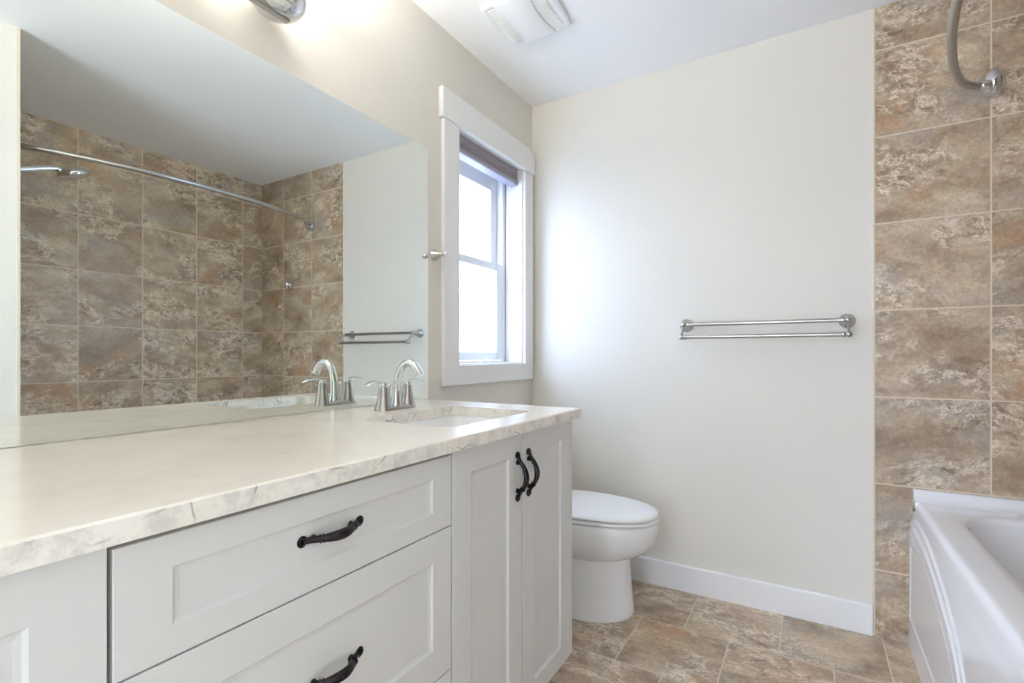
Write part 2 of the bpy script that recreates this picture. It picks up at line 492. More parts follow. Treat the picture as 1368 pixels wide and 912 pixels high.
# ------------------------------------------------------------------ vanity cabinets
XF = 0.637            # door fronts
def panel_front(b, y0, y1, z0, z1, st=0.066, top=None, bot=None, x=XF, th=0.019, dep=0.005, bev=0.011):
    """a framed door or drawer front facing +x with a bevelled, recessed centre panel"""
    top = top or st; bot = bot or st
    xb = x - th
    def r(x_, a, c, e, f): return [(x_, a, e), (x_, c, e), (x_, c, f), (x_, a, f)]
    e = 0.0009
    rings(b, [r(xb, y0, y1, z0, z1), r(x - e, y0, y1, z0, z1), r(x, y0 + e, y1 - e, z0 + e, z1 - e),
              r(x, y0 + st, y1 - st, z0 + bot, z1 - top),
              r(x - dep * 0.75, y0 + st + bev * 0.4, y1 - st - bev * 0.4, z0 + bot + bev * 0.4, z1 - top - bev * 0.4),
              r(x - dep, y0 + st + bev, y1 - st - bev, z0 + bot + bev, z1 - top - bev)])

def pull_mesh(c, along, L=0.128):
    """bow pull: two round feet, two posts, a swelling bow with ring beads; c = centre on the panel, faces +x"""
    b = bmn(); c = Vector(c); A = Vector(along); X = Vector((1, 0, 0)); h = L / 2
    Bv = X.cross(A)
    ctrl = [(-h + 0.006, 0.004, 0.0066), (-h + 0.013, 0.0056, 0.0054), (-h + 0.020, 0.0084, 0.0054), (-h + 0.028, 0.0142, 0.0057),
            (-h + 0.034, 0.0186, 0.0061), (-h + 0.042, 0.0234, 0.0070), (-h + 0.053, 0.0273, 0.0082), (0, 0.0288, 0.0086)]
    full = ctrl + [(-s, x, r) for s, x, r in ctrl[-2::-1]]
    sp = spline(full, 6)
    tube(b, [c + A * s + X * x for s, x, r in sp], [r for s, x, r in sp], 14, (1.0, 0.85, Bv))
    for sg in (-1, 1):
        lathe(b, c + A * sg * (h - 0.0075), X, [(0.0090, 0), (0.0097, 0.0015), (0.0092, 0.0042), (0.0068, 0.0060), (0.0038, 0.0062), (0.0030, 0.0052)], 20)
        lathe(b, c + A * sg * (h - 0.027), X, [(0.0066, 0), (0.0064, 0.002), (0.0055, 0.006), (0.0055, 0.0125)], 14)
        p0 = c + A * sg * (h - 0.031) + X * 0.0160
        dirv = (A * -sg * 0.86 + X * 0.45)
        for k in (0.0, 0.0048):
            lathe(b, p0 + dirv * k, dirv, [(0.0050, -0.0014), (0.0074, -0.0007), (0.0074, 0.0007), (0.0050, 0.0014)], 16)
    return b

def cab_body(root, y0, y1, end=None):
    b = bmn()
    box(b, 0.02, XF - 0.0205, y0, y0 + 0.016, 0.105, 0.884); box(b, 0.02, XF - 0.0205, y1 - 0.016, y1, 0.105, 0.884)
    box(b, 0.02, XF - 0.0205, y0 + 0.016, y1 - 0.016, 0.105, 0.121); box(b, 0.02, 0.03, y0 + 0.016, y1 - 0.016, 0.121, 0.884)
    box(b, XF - 0.0405, XF - 0.0205, y0 + 0.016, y1 - 0.016, 0.862, 0.884)
    box(b, 0.02, XF - 0.085, y0, y1, 0.0, 0.105)
    part('body', b, M['cabinet_gap_shade'], root)
    if end:
        b = bmn(); box(b, 0.02, XF - 0.0005, end[0], end[1], 0.0, 0.105)
        b.free()
        b = bmn(); prism(b, [(0.02, 0.0), (XF - 0.085, 0.0), (XF - 0.085, 0.105), (XF - 0.0005, 0.125), (XF - 0.0005, 0.884), (0.02, 0.884)], 'y', end[0], end[1])
        part('end_panel', b, M['cabinet'], root, bevel=0.0012)

zt = 0.884; zb = 0.1244
dc = thing('drawer_cabinet', 'off-white three-drawer vanity base in the middle with dark bow pulls', 'cabinet', (0.32, -1.84, 0))
b = bmn(); box(b, 0.02, XF - 0.0235, -2.1432, -1.5362, 0.105, 0.884); box(b, 0.02, XF - 0.085, -2.1432, -1.5362, 0, 0.105); part('body', b, M['cabinet_gap_shade'], dc)
for z0, z1, tp, bt in ((0.7268, 0.8765, 0.040, 0.038), (0.4190, 0.7242, 0.060, 0.065), (zb, 0.4164, 0.060, 0.065)):
    b = bmn(); panel_front(b, -2.1425, -1.5365, z0, z1, 0.060, tp, bt)
    d = part('drawer', b, M['cabinet'], dc)
    zc = (z0 + z1) / 2 + (0.004 if z1 > 0.8 else 0.008)
    part('handle', pull_mesh((XF - 0.009, -1.843, zc), (0, 1, 0)), M['bronze'], d, 'dark bronze bow pull', smooth=True)

sc = thing('sink_cabinet', 'off-white two-door vanity base under the sink, nearest the toilet', 'cabinet', (0.32, -1.22, 0))
cab_body(sc, -1.5325, -0.9155, (-0.9150, -0.9000))
for y0, y1, hy in ((-1.5317, -1.2282, -1.2560), (-1.2236, -0.9172, -1.1965)):
    b = bmn(); panel_front(b, y0, y1, zb, zt, 0.068, 0.058, 0.058)
    d = part('door', b, M['cabinet'], sc)
    part('handle', pull_mesh((XF, hy, 0.771), (0, 0, 1)), M['bronze'], d, 'dark bronze bow pull', smooth=True)

lc = thing('end_cabinet', 'off-white vanity base at the left edge, beside the drawers', 'cabinet', (0.32, -2.46, 0))
cab_body(lc, -2.765, -2.1470, (-2.781, -2.7655))
for y0, y1, hy in ((-2.763, -2.4570, -2.486), (-2.4540, -2.1475, -2.426)):
    b = bmn(); panel_front(b, y0, y1, zb, zt, 0.064, 0.060, 0.058)
    d = part('door', b, M['cabinet'], lc)
    part('handle', pull_mesh((XF, hy, 0.771), (0, 0, 1)), M['bronze'], d, 'dark bronze bow pull', smooth=True)

# worktop with the sink cut-out
CT0, CT1 = 0.8865, 0.9165
hole = rrect(0.252, 0.560, -1.442, -1.024, 0.045, 6)
def rect_outline(pts, x0, x1, y0, y1):
    """for every point of an inner loop, the matching point on an outer rectangle, seen from the centre"""
    cx = sum(p[0] for p in pts) / len(pts); cy = sum(p[1] for p in pts) / len(pts)
    out = []
    for x, y in pts:
        dx, dy = x - cx, y - cy
        t = min(((x1 - cx) / dx if dx > 0 else (x0 - cx) / dx) if abs(dx) > 1e-9 else 1e9,
                ((y1 - cy) / dy if dy > 0 else (y0 - cy) / dy) if abs(dy) > 1e-9 else 1e9)
        out.append((cx + dx * t, cy + dy * t))
    return out
def slab(b, x0, x1, y0, y1, z0, z1, hole, e=0.003):
    sq = [(x0, y0), (x1, y0), (x1, y1), (x0, y1)]
    def loop(bm, pts, z): return [bm.verts.new((p[0], p[1], z)) for p in pts]
    ins = [(x0, y0 + e), (x1 - e, y0 + e), (x1 - e, y1 - e), (x0, y1 - e)]
    top = loop(b, ins, z1); top2 = loop(b, sq, z1 - e); bo = loop(b, sq, z0)
    ht = loop(b, hole, z1); hm = loop(b, [(p[0], p[1]) for p in hole], z1 - 0.002); hb = loop(b, hole, z0)
    def wall(a, c):
        for i in range(len(a)):
            j = (i + 1) % len(a); b.faces.new((a[i], a[j], c[j], c[i]))
    wall(top, top2); wall(top2, bo); wall(ht, hm); wall(hm, hb)
    for o, h in ((top, ht), (bo, hb)):
        es = []
        for L_ in (o, h):
            for i in range(len(L_)):
                ed = b.edges.get((L_[i], L_[(i + 1) % len(L_)])) or b.edges.new((L_[i], L_[(i + 1) % len(L_)]))
                es.append(ed)
        bmesh.ops.triangle_fill(b, use_beauty=True, use_dissolve=False, edges=es)
b = bmn(); slab(b, 0.0, 0.655, -2.81, -0.871, CT0, CT1, hole)
tag(obj('countertop', b, M['stone']), 'long cream quartz worktop over the vanity cabinets', 'countertop')

# undermount sink
sink = thing('sink', 'white rectangular undermount sink set in the cream worktop', 'sink', (0.406, -1.233, CT0))
b = bmn()
o_ = rrect(0.232, 0.580, -1.462, -1.004, 0.055, 6)
def inset(k, r): return rrect(0.252 + k - 0.003, 0.560 - k + 0.003, -1.442 + k - 0.003, -1.024 - k + 0.003, r, 6)
rs = [[(x, y, CT0 - 0.012) for x, y in o_], [(x, y, CT0 - 0.0005) for x, y in o_], [(x, y, CT0 - 0.0005) for x, y in inset(0, 0.046)],
      [(x, y, CT0 - 0.006) for x, y in inset(0.003, 0.046)], [(x, y, CT0 - 0.10) for x, y in inset(0.016, 0.046)],
      [(x, y, CT0 - 0.128) for x, y in inset(0.030, 0.045)], [(x, y, CT0 - 0.136) for x, y in inset(0.060, 0.04)],
      [(x, y, CT0 - 0.139) for x, y in inset(0.13, 0.02)]]
rings(b, rs, False, True)
part('basin', b, M['porcelain'], sink, smooth=True)
b = bmn(); lathe(b, (0.40, -1.233, CT0 - 0.1388), (0, 0, 1), [(0.030, 0), (0.030, 0.002), (0.024, 0.004), (0.020, 0.003), (0.0, 0.003)], 20)
part('drain', b, M['chrome'], sink, 'chrome drain', smooth=True)

# faucet
FX, FY = 0.150, -1.200
fa = thing('faucet', 'chrome two-lever faucet with arched spout on the worktop behind the sink', 'faucet', (FX, FY, CT1))
b = bmn()
base = lambda k: [(FX + 0.027 * k * math.cos(a) + 0.0, FY + (0.055 if math.sin(a) > 0 else -0.055) + 0.027 * k * math.sin(a)) for a in [math.radians(2 + 15 * i) for i in range(24)]]
rings(b, [[(x, y, CT1 + z) for x, y in base(k)] for k, z in ((1.0, 0.0), (1.0, 0.006), (0.9, 0.010), (0.55, 0.013))])
part('base_plate', b, M['nickel'], fa, smooth=True)
b = bmn()
sp = spline([(0.004, 0.004, 0.0235), (0.004, 0.03, 0.0170), (0.005, 0.065, 0.0145), (0.012, 0.105, 0.0135), (0.030, 0.138, 0.0135),
             (0.055, 0.1505, 0.0140), (0.078, 0.143, 0.0145), (0.093, 0.127, 0.0150), (0.104, 0.110, 0.0150)], 7)
tube(b, [(FX + x, FY, CT1 + z) for x, z, r in sp], [r for x, z, r in sp], 18, (1.0, 0.82, (0, 1, 0)))
part('spout', b, M['chrome'], fa, smooth=True)
for sg in (-1, 1):
    hy = FY + sg * 0.0545
    b = bmn(); lathe(b, (FX, hy, CT1 + 0.004), (0, 0, 1), [(0.0265, 0.0), (0.0250, 0.006), (0.0205, 0.022), (0.0165, 0.045), (0.0138, 0.066), (0.0132, 0.070), (0.0, 0.070)], 28)
    hb = part('valve_body', b, M['nickel'], fa, smooth=True)
    b = bmn(); lathe(b, (FX, hy, CT1 + 0.0745), (0, 0, 1), [(0.0125, 0.0), (0.0130, 0.004), (0.0128, 0.010), (0.0100, 0.0145), (0.0, 0.0155)], 24)
    sp = spline([(0.0, 0.0105, 0.0095), (0.018, 0.0160, 0.0098), (0.036, 0.0180, 0.0112), (0.055, 0.0150, 0.0122), (0.070, 0.0100, 0.0090), (0.076, 0.0080, 0.003)], 6)
    tube(b, [(FX + 0.10 * s, hy + sg * s, CT1 + 0.0745 + z) for s, z, r in sp], [r for s, z, r in sp], 14, (1.0, 0.34, (1, 0, 0)))
    part('lever', b, M['chrome'], hb, smooth=True)
b = bmn()
tube(b, [(FX - 0.028, FY, CT1 + 0.006), (FX - 0.028, FY, CT1 + 0.074)], 0.0028, 10)
lathe(b, (FX - 0.028, FY, CT1 + 0.070), (0, 0, 1), [(0.003, 0), (0.0062, 0.003), (0.0066, 0.008), (0.004, 0.012), (0, 0.013)], 14)
part('lift_rod', b, M['chrome'], fa, smooth=True)

# mirror
b = bmn()
def chamfer_plate(b, x0, x1, y0, y1, z0, z1, e):
    def r(x, k): return [(x, y0 + k, z0 + k), (x, y1 - k, z0 + k), (x, y1 - k, z1 - k), (x, y0 + k, z1 - k)]
    rings(b, [r(x0, 0), r(x1 - e, 0), r(x1, e)])
chamfer_plate(b, 0.0004, 0.0056, -2.80, -0.8695, CT1 + 0.0006, 1.9075, 0.0012)
tag(obj('mirror', b, M['mirror']), 'large frameless wall mirror standing on the worktop', 'mirror')

# ------------------------------------------------------------------ toilet
TY = -0.33
toi = thing('toilet', 'white two-piece toilet with closed lid beyond the vanity', 'toilet', (0.35, TY, 0))
def oval(xc, af, ab, w, z, n=48, ef=2.15, eb=2.6):
    out = []
    for k in range(n):
        a = 2 * math.pi * k / n; c, s = math.cos(a), math.sin(a)
        e = ef if c > 0 else eb; q = 2.0 / e
        out.append((xc + (af if c > 0 else ab) * math.copysign(abs(c) ** q, c), TY + w * math.copysign(abs(s) ** q, s), z))
    return out
b = bmn()
rings(b, [oval(0.40, 0.262, 0.30, 0.168, 0.0, eb=4), oval(0.40, 0.264, 0.30, 0.168, 0.006, eb=4), oval(0.40, 0.260, 0.30, 0.163, 0.03, eb=4), oval(0.40, 0.252, 0.30, 0.155, 0.10, eb=4),
          oval(0.40, 0.245, 0.30, 0.149, 0.18, eb=4), oval(0.40, 0.242, 0.30, 0.146, 0.26, eb=4)])
part('pedestal', b, M['porcelain'], toi, smooth=True)
b = bmn()
rings(b, [oval(0.42, 0.200, 0.20, 0.135, 0.236), oval(0.42, 0.236, 0.21, 0.150, 0.244), oval(0.43, 0.270, 0.22, 0.166, 0.262), oval(0.44, 0.293, 0.23, 0.178, 0.290), oval(0.44, 0.310, 0.235, 0.185, 0.325),
          oval(0.44, 0.320, 0.24, 0.189, 0.360), oval(0.44, 0.324, 0.24, 0.190, 0.390), oval(0.44, 0.322, 0.24, 0.188, 0.399), oval(0.44, 0.312, 0.235, 0.178, 0.4015)])
part('bowl', b, M['porcelain'], toi, smooth='all')
b = bmn()
rings(b, [oval(0.44, 0.318, 0.215, 0.184, 0.4035), oval(0.44, 0.328, 0.22, 0.193, 0.4060), oval(0.44, 0.329, 0.22, 0.194, 0.4140), oval(0.44, 0.320, 0.215, 0.186, 0.4185)])
part('seat', b, M['plastic'], toi, smooth='all')
b = bmn()
rings(b, [oval(0.44, 0.316, 0.215, 0.182, 0.4215), oval(0.44, 0.326, 0.22, 0.191, 0.4240), oval(0.44, 0.327, 0.22, 0.192, 0.4300), oval(0.44, 0.320, 0.217, 0.187, 0.4362), oval(0.44, 0.295, 0.20, 0.170, 0.4410), oval(0.44, 0.22, 0.15, 0.125, 0.4440), oval(0.44, 0.10, 0.07, 0.06, 0.4455)])
part('lid', b, M['plastic'], toi, smooth='all')
b = bmn()
tank = lambda k, z: [(x, y, z) for x, y in rrect(0.022, 0.205 + k, TY - 0.205 - k, TY + 0.205 + k, 0.03, 5)]
rings(b, [tank(-0.03, 0.385), tank(-0.015, 0.40), tank(0.0, 0.60), tank(0.003, 0.715)])
box(b, 0.10, 0.30, TY - 0.13, TY + 0.13, 0.24, 0.388)
part('tank', b, M['porcelain'], toi, smooth=True)
b = bmn(); rings(b, [tank(0.008, 0.716), tank(0.010, 0.722), tank(0.010, 0.742), tank(0.004, 0.750)]); part('tank_lid', b, M['porcelain'], toi, smooth=True)
for sg in (-1, 1):
    b = bmn(); box(b, 0.215, 0.262, TY + sg * 0.075 - 0.02, TY + sg * 0.075 + 0.02, 0.4015, 0.432); part('hinge', b, M['plastic'], toi, bevel=0.006)

# ------------------------------------------------------------------ bathtub
tub = thing('bathtub', 'white alcove bathtub with arc-moulded apron along the tiled wall', 'bathtub', (2.05, -0.83, 0))
TX0, TX1, TYA, TYB = 1.632, W - 0.0015, YN + 0.002, -0.0045
inner = rrect(1.728, 2.375, -1.50, -0.150, 0.155, 10)
def opening(k, z, r=None): return [(x, y, z) for x, y in rrect(1.728 + k, 2.375 - k, -1.50 + k * 1.4, -0.150 - k * 1.4, max(0.05, 0.155 - k * 0.3) if r is None else r, 10)]
def outer(k, z): return [(x, y, z) for x, y in rect_outline([(q[0], q[1]) for q in inner], TX0 + k, TX1 - k, TYA + k, TYB - k)]
b = bmn()
# exact corners for the outer rectangle: use a fine inner loop so the rim stays straight
rings(b, [outer(0.0, 0.46), outer(0.0, 0.525), outer(0.0015, 0.536), outer(0.006, 0.545), outer(0.014, 0.5495), outer(0.022, 0.5505),
          opening(-0.022, 0.5505), opening(-0.008, 0.5490), opening(0.0, 0.5440), opening(0.006, 0.534), opening(0.022, 0.44), opening(0.045, 0.30), opening(0.07, 0.20),
          opening(0.10, 0.155), opening(0.15, 0.137), opening(0.22, 0.130, 0.05)], False, True)
# raised lips against the three tiled walls
prism(b, [(TYB, 0.500), (TYB, 0.588), (TYB - 0.012, 0.588), (TYB - 0.019, 0.583), (TYB - 0.028, 0.566), (TYB - 0.040, 0.5545), (TYB - 0.058, 0.5500), (TYB - 0.058, 0.52)], 'x', TX0, TX1)
prism(b, [(TYA, 0.500), (TYA, 0.588), (TYA + 0.012, 0.588), (TYA + 0.019, 0.583), (TYA + 0.028, 0.566), (TYA + 0.040, 0.5545), (TYA + 0.058, 0.5500), (TYA + 0.058, 0.52)], 'x', TX0, TX1)
prism(b, [(TX1, 0.500), (TX1, 0.588), (TX1 - 0.012, 0.588), (TX1 - 0.019, 0.583), (TX1 - 0.028, 0.566), (TX1 - 0.040, 0.5545), (TX1 - 0.058, 0.5500), (TX1 - 0.058, 0.52)], 'y', TYA, TYB)
part('shell', b, M['acrylic'], tub, smooth=True)

def apron():
    ny, nz = 300, 104
    ys = np.linspace(TYA, TYB, ny); zs = np.linspace(0.0, 0.512, nz)
    def curve(pts): return np.array(spline(pts, 14))
    A = curve([(0.03, 0.452), (-0.055, 0.478), (-0.12, 0.486), (-0.24, 0.480), (-0.363, 0.463), (-0.535, 0.4156), (-0.669, 0.352), (-0.757, 0.281), (-0.86, 0.16), (-0.93, 0.03), (-0.95, -0.03)])
    B = curve([(0.03, 0.412), (-0.02, 0.436), (-0.09, 0.452), (-0.22, 0.446), (-0.355, 0.428), (-0.53, 0.378), (-0.665, 0.318), (-0.745, 0.245), (-0.83, 0.12), (-0.88, 0.03), (-0.90, -0.03)])
    Cc = curve([(-0.028, 0.36), (-0.07, 0.392), (-0.20, 0.398), (-0.345, 0.376), (-0.50, 0.330), (-0.63, 0.272), (-0.695, 0.215), (-0.76, 0.11), (-0.80, 0.03), (-0.82, -0.03)])
    D = curve([(-0.028, 0.36), (-0.024, 0.25), (-0.022, 0.13), (-0.03, 0.108), (-0.20, 0.103), (-0.44, 0.098), (-0.75, 0.095)])
    Y, Z = np.meshgrid(ys, zs, indexing='ij')
    def sd(c):
        d = np.full(Y.shape, 1e9)
        for (ay, az), (by, bz) in zip(c[:-1], c[1:]):
            vy, vz = by - ay, bz - az; L2 = vy * vy + vz * vz + 1e-12
            t = np.clip(((Y - ay) * vy + (Z - az) * vz) / L2, 0, 1)
            d = np.minimum(d, np.hypot(Y - ay - t * vy, Z - az - t * vz))
        return d
    def under(c):
        zc = np.interp(Y, c[::-1, 0], c[::-1, 1]); return Z < zc
    def bead(d, w, h): return h * np.exp(-(d / w) ** 2)
    def step(d, ins, w, h): s = np.where(ins, d, -d); return h * 0.5 * (1 + np.tanh(s / w))
    r = np.zeros(Y.shape)
    dA, dB, dC, dD = sd(A), sd(B), sd(Cc), sd(D)
    r += step(dA, under(A), 0.005, 0.004) + bead(dA, 0.006, 0.0026)
    r += step(dB, under(B), 0.005, 0.004) + bead(dB, 0.006, 0.0026)
    r += bead(dC, 0.005, 0.0026) + bead(dD, 0.005, 0.0022)
    inside = under(Cc) & (Z > np.interp(Y, D[::-1, 0], np.maximum.accumulate(D[::-1, 1] * 0 + 0.10))) & (Y < -0.024)
    r -= step(np.minimum(dC, dD), inside, 0.005, 0.003)
    lean = np.clip((Z - 0.44) / 0.06, 0, 1); lean = lean * lean * (3 - 2 * lean)
    X = 1.630 - r + 0.0020 * lean - 0.002 * (1 - Z / 0.5)
    b = bmn()
    V = [[b.verts.new((float(X[i, j]), float(ys[i]), float(zs[j]))) for j in range(nz)] for i in range(ny)]
    for i in range(ny - 1):
        for j in range(nz - 1):
            b.faces.new((V[i][j], V[i + 1][j], V[i + 1][j + 1], V[i][j + 1]))
    # thickness behind the moulded face
    Wk = [[b.verts.new((1.650, float(ys[i]), float(zs[j]))) for j in (0, nz - 1)] for i in (0, ny - 1)]
    b.faces.new([V[i][0] for i in range(ny)] + [Wk[1][0], Wk[0][0]])
    b.faces.new([V[i][nz - 1] for i in range(ny)] + [Wk[1][1], Wk[0][1]])
    b.faces.new([V[0][j] for j in range(nz)] + [Wk[0][1], Wk[0][0]])
    b.faces.new([V[ny - 1][j] for j in range(nz)] + [Wk[1][1], Wk[1][0]])
    b.faces.new((Wk[0][0], Wk[1][0], Wk[1][1], Wk[0][1]))
    return b
part('apron', apron(), M['acrylic'], tub, smooth=True)

# ------------------------------------------------------------------ towel bar
tb = thing('towel_bar', 'brushed nickel double towel bar on the cream back wall', 'towel bar', (1.12, 0, 1.225))
TZ = 1.2265; TZ2 = 1.169
for x in (0.812, 1.427):
    b = bmn()
    lathe(b, (x, -0.0002, TZ), (0, -1, 0), [(0.0285, 0.0), (0.0290, 0.003), (0.0265, 0.008), (0.0190, 0.020), (0.0130, 0.036), (0.0108, 0.052), (0.0125, 0.060), (0.0118, 0.070), (0.006, 0.076), (0.0, 0.077)], 28)
    p_ = part('post', b, M['nickel'], tb, smooth=True)
    b = bmn()
    sp = spline([(-0.066, TZ - 0.006), (-0.082, TZ - 0.020), (-0.098, TZ - 0.040), (-0.110, TZ2)], 6)
    tube(b, [(x, y, z) for y, z in sp], 0.0042, 10)
    lathe(b, (x, -0.110, TZ2 - 0.0115), (0, 0, 1), [(0.0, 0), (0.006, 0.0012), (0.0102, 0.005), (0.0118, 0.0115), (0.0102, 0.018), (0.006, 0.0218), (0.0, 0.023)], 20)
    part('arm', b, M['nickel'], p_, smooth=True)
b = bmn()
tube(b, [(0.817, -0.064, TZ), (1.422, -0.064, TZ)], 0.0085, 16)
for x, s in ((0.822, 1), (1.417, -1)): lathe(b, (x, -0.064, TZ), (s, 0, 0), [(0.0088, 0.0), (0.0112, 0.003), (0.0112, 0.010), (0.0095, 0.016), (0.0086, 0.024)], 18)
part('bar', b, M['nickel'], tb, smooth=True)
b = bmn()
tube(b, [(0.820, -0.110, TZ2), (1.419, -0.110, TZ2)], 0.0085, 16)
for x, s in ((0.822, 1), (1.417, -1)): lathe(b, (x, -0.110, TZ2), (s, 0, 0), [(0.0088, 0.0), (0.0108, 0.003), (0.0108, 0.009), (0.0086, 0.012)], 18)
part('bar', b, M['nickel'], tb, smooth=True)

# robe hook
rh = thing('robe_hook', 'small brushed nickel cone hook on the wall between mirror and window', 'hook', (0, -0.829, 1.492))
b = bmn(); lathe(b, (0.0002, -0.829, 1.492), (1, 0, 0), [(0.0215, 0), (0.0220, 0.003), (0.0190, 0.008), (0.0125, 0.023), (0.0075, 0.038), (0.0055, 0.050)], 28)
part('cone', b, M['nickel'], rh, smooth=True)
b = bmn(); lathe(b, (0.0475, -0.829, 1.492), (1, 0, 0), [(0.005, 0.0), (0.0090, 0.003), (0.0112, 0.0095), (0.0092, 0.0165), (0.005, 0.0205), (0, 0.021)], 20)
part('ball_tip', b, M['chrome'], rh, smooth=True)

# ------------------------------------------------------------------ window shade
sh = thing('window_shade', 'taupe pleated shade drawn up at the top of the window', 'window shade', (-0.055, -0.396, 2.06))
SA, SB = JY0 + 0.004, JY1 - 0.005
b = bmn(); box(b, -0.070, -0.024, SA, SB, 2.034, 2.0655); part('headrail', b, M['shade_dark'], sh, bevel=0.003)
b = bmn()
poly = []
zs = np.linspace(2.034, 2.004, 7)
for i, z in enumerate(zs): poly.append((-0.0215 if i % 2 == 0 else -0.0265, z))
for i, z in enumerate(zs[::-1]): poly.append((-0.068 if i % 2 == 0 else -0.063, z))
prism(b, [(p[0], p[1]) for p in poly], 'y', SA + 0.001, SB - 0.001)
part('pleats', b, M['shade'], sh)
b = bmn(); prism(b, [(-0.068, 2.004), (-0.020, 2.004), (-0.0185, 1.999), (-0.0185, 1.990), (-0.023, 1.983), (-0.062, 1.977), (-0.070, 1.982)], 'y', SA, SB); part('bottom_rail', b, M['shade_light'], sh, 'pale grey bottom rail', bevel=0.002)

# ------------------------------------------------------------------ exhaust fan
ef = thing('exhaust_fan', 'white square exhaust fan grille on the ceiling', 'ventilation fan', (0.335, -0.665, H))
FXA, FXB, FYA, FYB = 0.203, 0.468, -0.798, -0.532
def bulge(k, n=10, bow=0.014):
    """square outline whose four edges bow out a little"""
    pts = []
    cs = [(FXA + k, FYA + k), (FXB - k, FYA + k), (FXB - k, FYB - k), (FXA + k, FYB - k)]
    nr = [(0, -1), (1, 0), (0, 1), (-1, 0)]
    for i in range(4):
        a, c = cs[i], cs[(i + 1) % 4]
        for j in range(n):
            t = j / n; s = bow * 4 * t * (1 - t)
            pts.append((a[0] + (c[0] - a[0]) * t + nr[i][0] * s, a[1] + (c[1] - a[1]) * t + nr[i][1] * s))
    return pts
b = bmn()
rings(b, [[(x, y, z) for x, y in bulge(k)] for k, z in ((0.004, H - 0.0003), (0.0, H - 0.004), (0.0, H - 0.011), (0.006, H - 0.015), (0.016, H - 0.0165), (0.020, H - 0.0140))])
part('cover', b, M['plastic'], ef, smooth=True)
b = bmn()
yy = np.linspace(FYA + 0.004, FYB - 0.004, 25)
rs = []
for y in yy:
    s = (y - (FYA + FYB) / 2) / ((FYB - FYA) / 2)
    hw = 0.064 - 0.020 * s * s * 0 + 0.012 * (1 - s * s) * -1 + 0.012
    zc = H - 0.0195 - 0.010 * (1 - s * s)
    cxm = (FXA + FXB) / 2 - 0.004
    rs.append([(cxm - hw, y, H - 0.013), (cxm - hw, y, zc + 0.004), (cxm - hw + 0.006, y, zc), (cxm + hw - 0.006, y, zc), (cxm + hw, y, zc + 0.004), (cxm + hw, y, H - 0.013)])
rings(b, rs)
part('centre_panel', b, M['plastic'], ef, smooth=True)
for xa, xb in ((FXA + 0.022, 0.272), (0.396, FXB - 0.022)):
    b = bmn()
    n = 26
    for i in range(n):
        y = FYA + 0.024 + (FYB - FYA - 0.048) * i / (n - 1)
        s = (y - (FYA + FYB) / 2) / ((FYB - FYA) / 2)
        dz = 0.004 * (1 - s * s)
        prism(b, [(y - 0.0022, H - 0.0145), (y + 0.0022, H - 0.0145), (y + 0.0014, H - 0.0175 - dz), (y - 0.0014, H - 0.0175 - dz)], 'x', xa, xb)
    part('grille', b, M['plastic'], ef)

# ------------------------------------------------------------------ vanity light
LY, LZ, LX = -1.823, 2.068, 0.080
vl = thing('vanity_light', 'brushed nickel wall light with three frosted cups above the mirror', 'wall light', (0, LY, LZ))
b = bmn()
pl = lambda k, x: [(x, LY + y, LZ + z) for y, z in rrect(-0.11 + k, 0.11 - k, -0.055 + k, 0.055 - k, 0.05 - k, 8)]
rings(b, [pl(0, 0.0003), pl(0, 0.012), pl(0.006, 0.018), pl(0.02, 0.022)])
part('backplate', b, M['nickel'], vl, smooth=True)
b = bmn()
box(b, LX - 0.010, LX + 0.010, LY - 0.285, LY + 0.285, LZ - 0.074, LZ - 0.062)
box(b, 0.018, LX, LY - 0.012, LY + 0.012, LZ - 0.073, LZ - 0.030)
part('bar', b, M['nickel'], vl, bevel=0.002)
for k in (-1, 0, 1):
    yc = LY + k * 0.255
    b = bmn()
    lathe(b, (LX, yc, LZ - 0.070), (0, 0, 1), [(0.022, 0), (0.038, 0.003), (0.056, 0.012), (0.067, 0.026), (0.0715, 0.046), (0.0720, 0.070), (0.0700, 0.070), (0.0685, 0.048), (0.063, 0.030), (0.050, 0.018), (0.0, 0.012)], 36)
    cu = part('cup', b, M['chrome'], vl, smooth=True)
    b = bmn()
    lathe(b, (LX, yc, LZ - 0.002), (0, 0, 1), [(0.066, 0), (0.074, 0.05), (0.088, 0.12), (0.0865, 0.12), (0.0725, 0.05), (0.0645, 0.0)], 36, False)
    part('lamp_shade', b, M['lampglass'], cu, smooth=True)
    b = bmn()
    lathe(b, (LX, yc, LZ - 0.044), (0, 0, 1), [(0.012, 0), (0.013, 0.03), (0.020, 0.05), (0.029, 0.072), (0.030, 0.085), (0.022, 0.105), (0.0, 0.113)], 20)
    part('bulb', b, M['bulb'], cu, smooth=True)
    ld = bpy.data.lights.new('bulb_glow', 'POINT'); ld.energy = BULB_POWER; ld.color = (1.0, 0.995, 0.99); ld.shadow_soft_size = 0.035
    lo = bpy.data.objects.new('bulb_glow', ld); COL.objects.link(lo); lo.location = (0.0 + LX, yc - LY, 0.098); lo.parent = vl

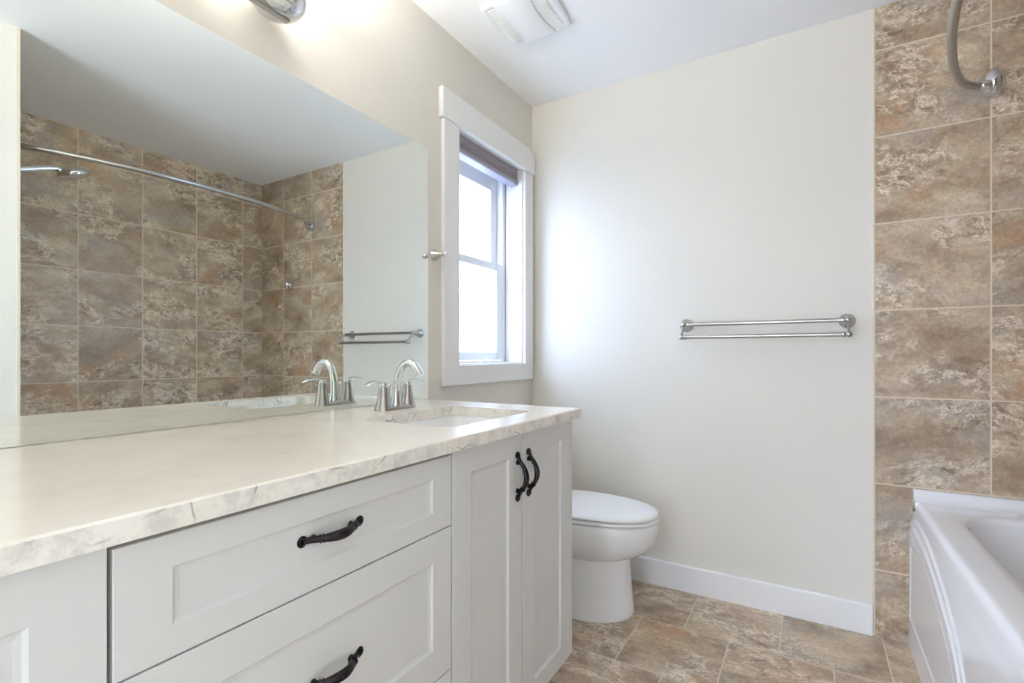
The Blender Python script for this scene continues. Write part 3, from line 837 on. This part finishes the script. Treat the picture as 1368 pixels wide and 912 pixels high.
# ------------------------------------------------------------------ shower fittings
rod = thing('shower_curtain_rod', 'curved brushed nickel shower curtain rod above the tub', 'curtain rod', (1.835, -0.83, 2.035))
half = [(1.822, -0.046), (1.795, -0.056), (1.762, -0.092), (1.733, -0.155), (1.700, -0.265), (1.666, -0.425), (1.647, -0.55), (1.636, -0.66), (1.631, -0.832)]
full = half + [(x, YN - y) for x, y in half[-2::-1]]
sp = spline(full, 6)
b = bmn(); tube(b, [(x, y, 2.035) for x, y in sp], 0.0125, 14); part('rod', b, M['nickel'], rod, smooth=True)
for y0, d in ((-0.0032, -1), (YN + 0.0002, 1)):
    b = bmn()
    lathe(b, (1.852, y0, 2.048), (0, d, 0), [(0.040, 0), (0.0425, 0.004), (0.0410, 0.014), (0.0340, 0.032), (0.025, 0.046), (0.012, 0.054), (0.0, 0.056)], 28, True, 0.86, 1.26)
    lathe(b, (1.842, y0 + d * 0.042, 2.034), (-1, 0, 0), [(0.0, -0.006), (0.012, -0.002), (0.0155, 0.004), (0.0155, 0.024), (0.0135, 0.028)], 18)
    part('mount', b, M['chrome'], rod, smooth=True)

sk = thing('shower_holder', 'small round chrome holder on the tiled back wall, seen in the mirror', 'wall holder', (2.094, -0.003, 1.619))
b = bmn(); lathe(b, (2.094, -0.0032, 1.619), (0, -1, 0), [(0.030, 0), (0.031, 0.004), (0.029, 0.010), (0.020, 0.014), (0.016, 0.022), (0.0155, 0.030), (0.012, 0.036), (0.0, 0.037)], 28)
part('rose', b, M['chrome'], sk, smooth=True)
b = bmn(); lathe(b, (2.094, -0.030, 1.600), (0, -0.25, 1), [(0.009, 0), (0.010, 0.004), (0.0105, 0.030), (0.009, 0.034)], 16)
part('cradle', b, M['chrome'], sk, smooth=True)

hs = thing('hand_shower', 'chrome hand shower on the tiled end wall, seen in the mirror', 'shower head', (1.98, YN, 1.97))
SX = 1.98
b = bmn()
lathe(b, (SX, YN + 0.0002, 1.965), (0, 1, 0), [(0.030, 0), (0.030, 0.006), (0.022, 0.012), (0.012, 0.016), (0.011, 0.050)], 24)
lathe(b, (SX, YN + 0.062, 1.945), (0, 0.22, 1), [(0.016, 0), (0.018, 0.004), (0.018, 0.036), (0.016, 0.040)], 20)
part('bracket', b, M['chrome'], hs, smooth=True)
b = bmn()
sp = spline([(YN + 0.030, 1.955, 0.0125), (YN + 0.10, 1.978, 0.0150), (YN + 0.19, 2.012, 0.0165), (YN + 0.245, 2.030, 0.0150), (YN + 0.285, 2.032, 0.014)], 6)
tube(b, [(SX, y, z) for y, z, r in sp], [r for y, z, r in sp], 16)
part('shower_handle', b, M['chrome'], hs, smooth=True)
b = bmn()
hd = Vector((-0.05, 0.30, -0.95))
lathe(b, Vector((SX, YN + 0.312, 2.052)), hd, [(0.0, -0.004), (0.026, 0.0), (0.054, 0.010), (0.068, 0.024), (0.070, 0.036), (0.066, 0.044), (0.060, 0.042), (0.0, 0.042)], 30)
part('spray_head', b, M['chrome'], hs, smooth=True)
b = bmn()
sp = spline([(SX, YN + 0.030, 1.950), (SX + 0.004, YN + 0.026, 1.90), (SX - 0.01, YN + 0.050, 1.70), (SX - 0.03, YN + 0.088, 1.50), (SX - 0.03, YN + 0.094, 1.40), (SX - 0.02, YN + 0.078, 1.25), (SX, YN + 0.05, 1.08),
             (SX + 0.04, YN + 0.04, 1.02), (SX + 0.08, YN + 0.04, 1.10), (SX + 0.07, YN + 0.03, 1.45), (SX + 0.03, YN + 0.022, 1.80), (SX + 0.004, YN + 0.018, 1.955)], 8)
tube(b, sp, 0.0065, 10)
part('hose', b, M['hose'], hs, 'pale flexible hose', smooth=True)
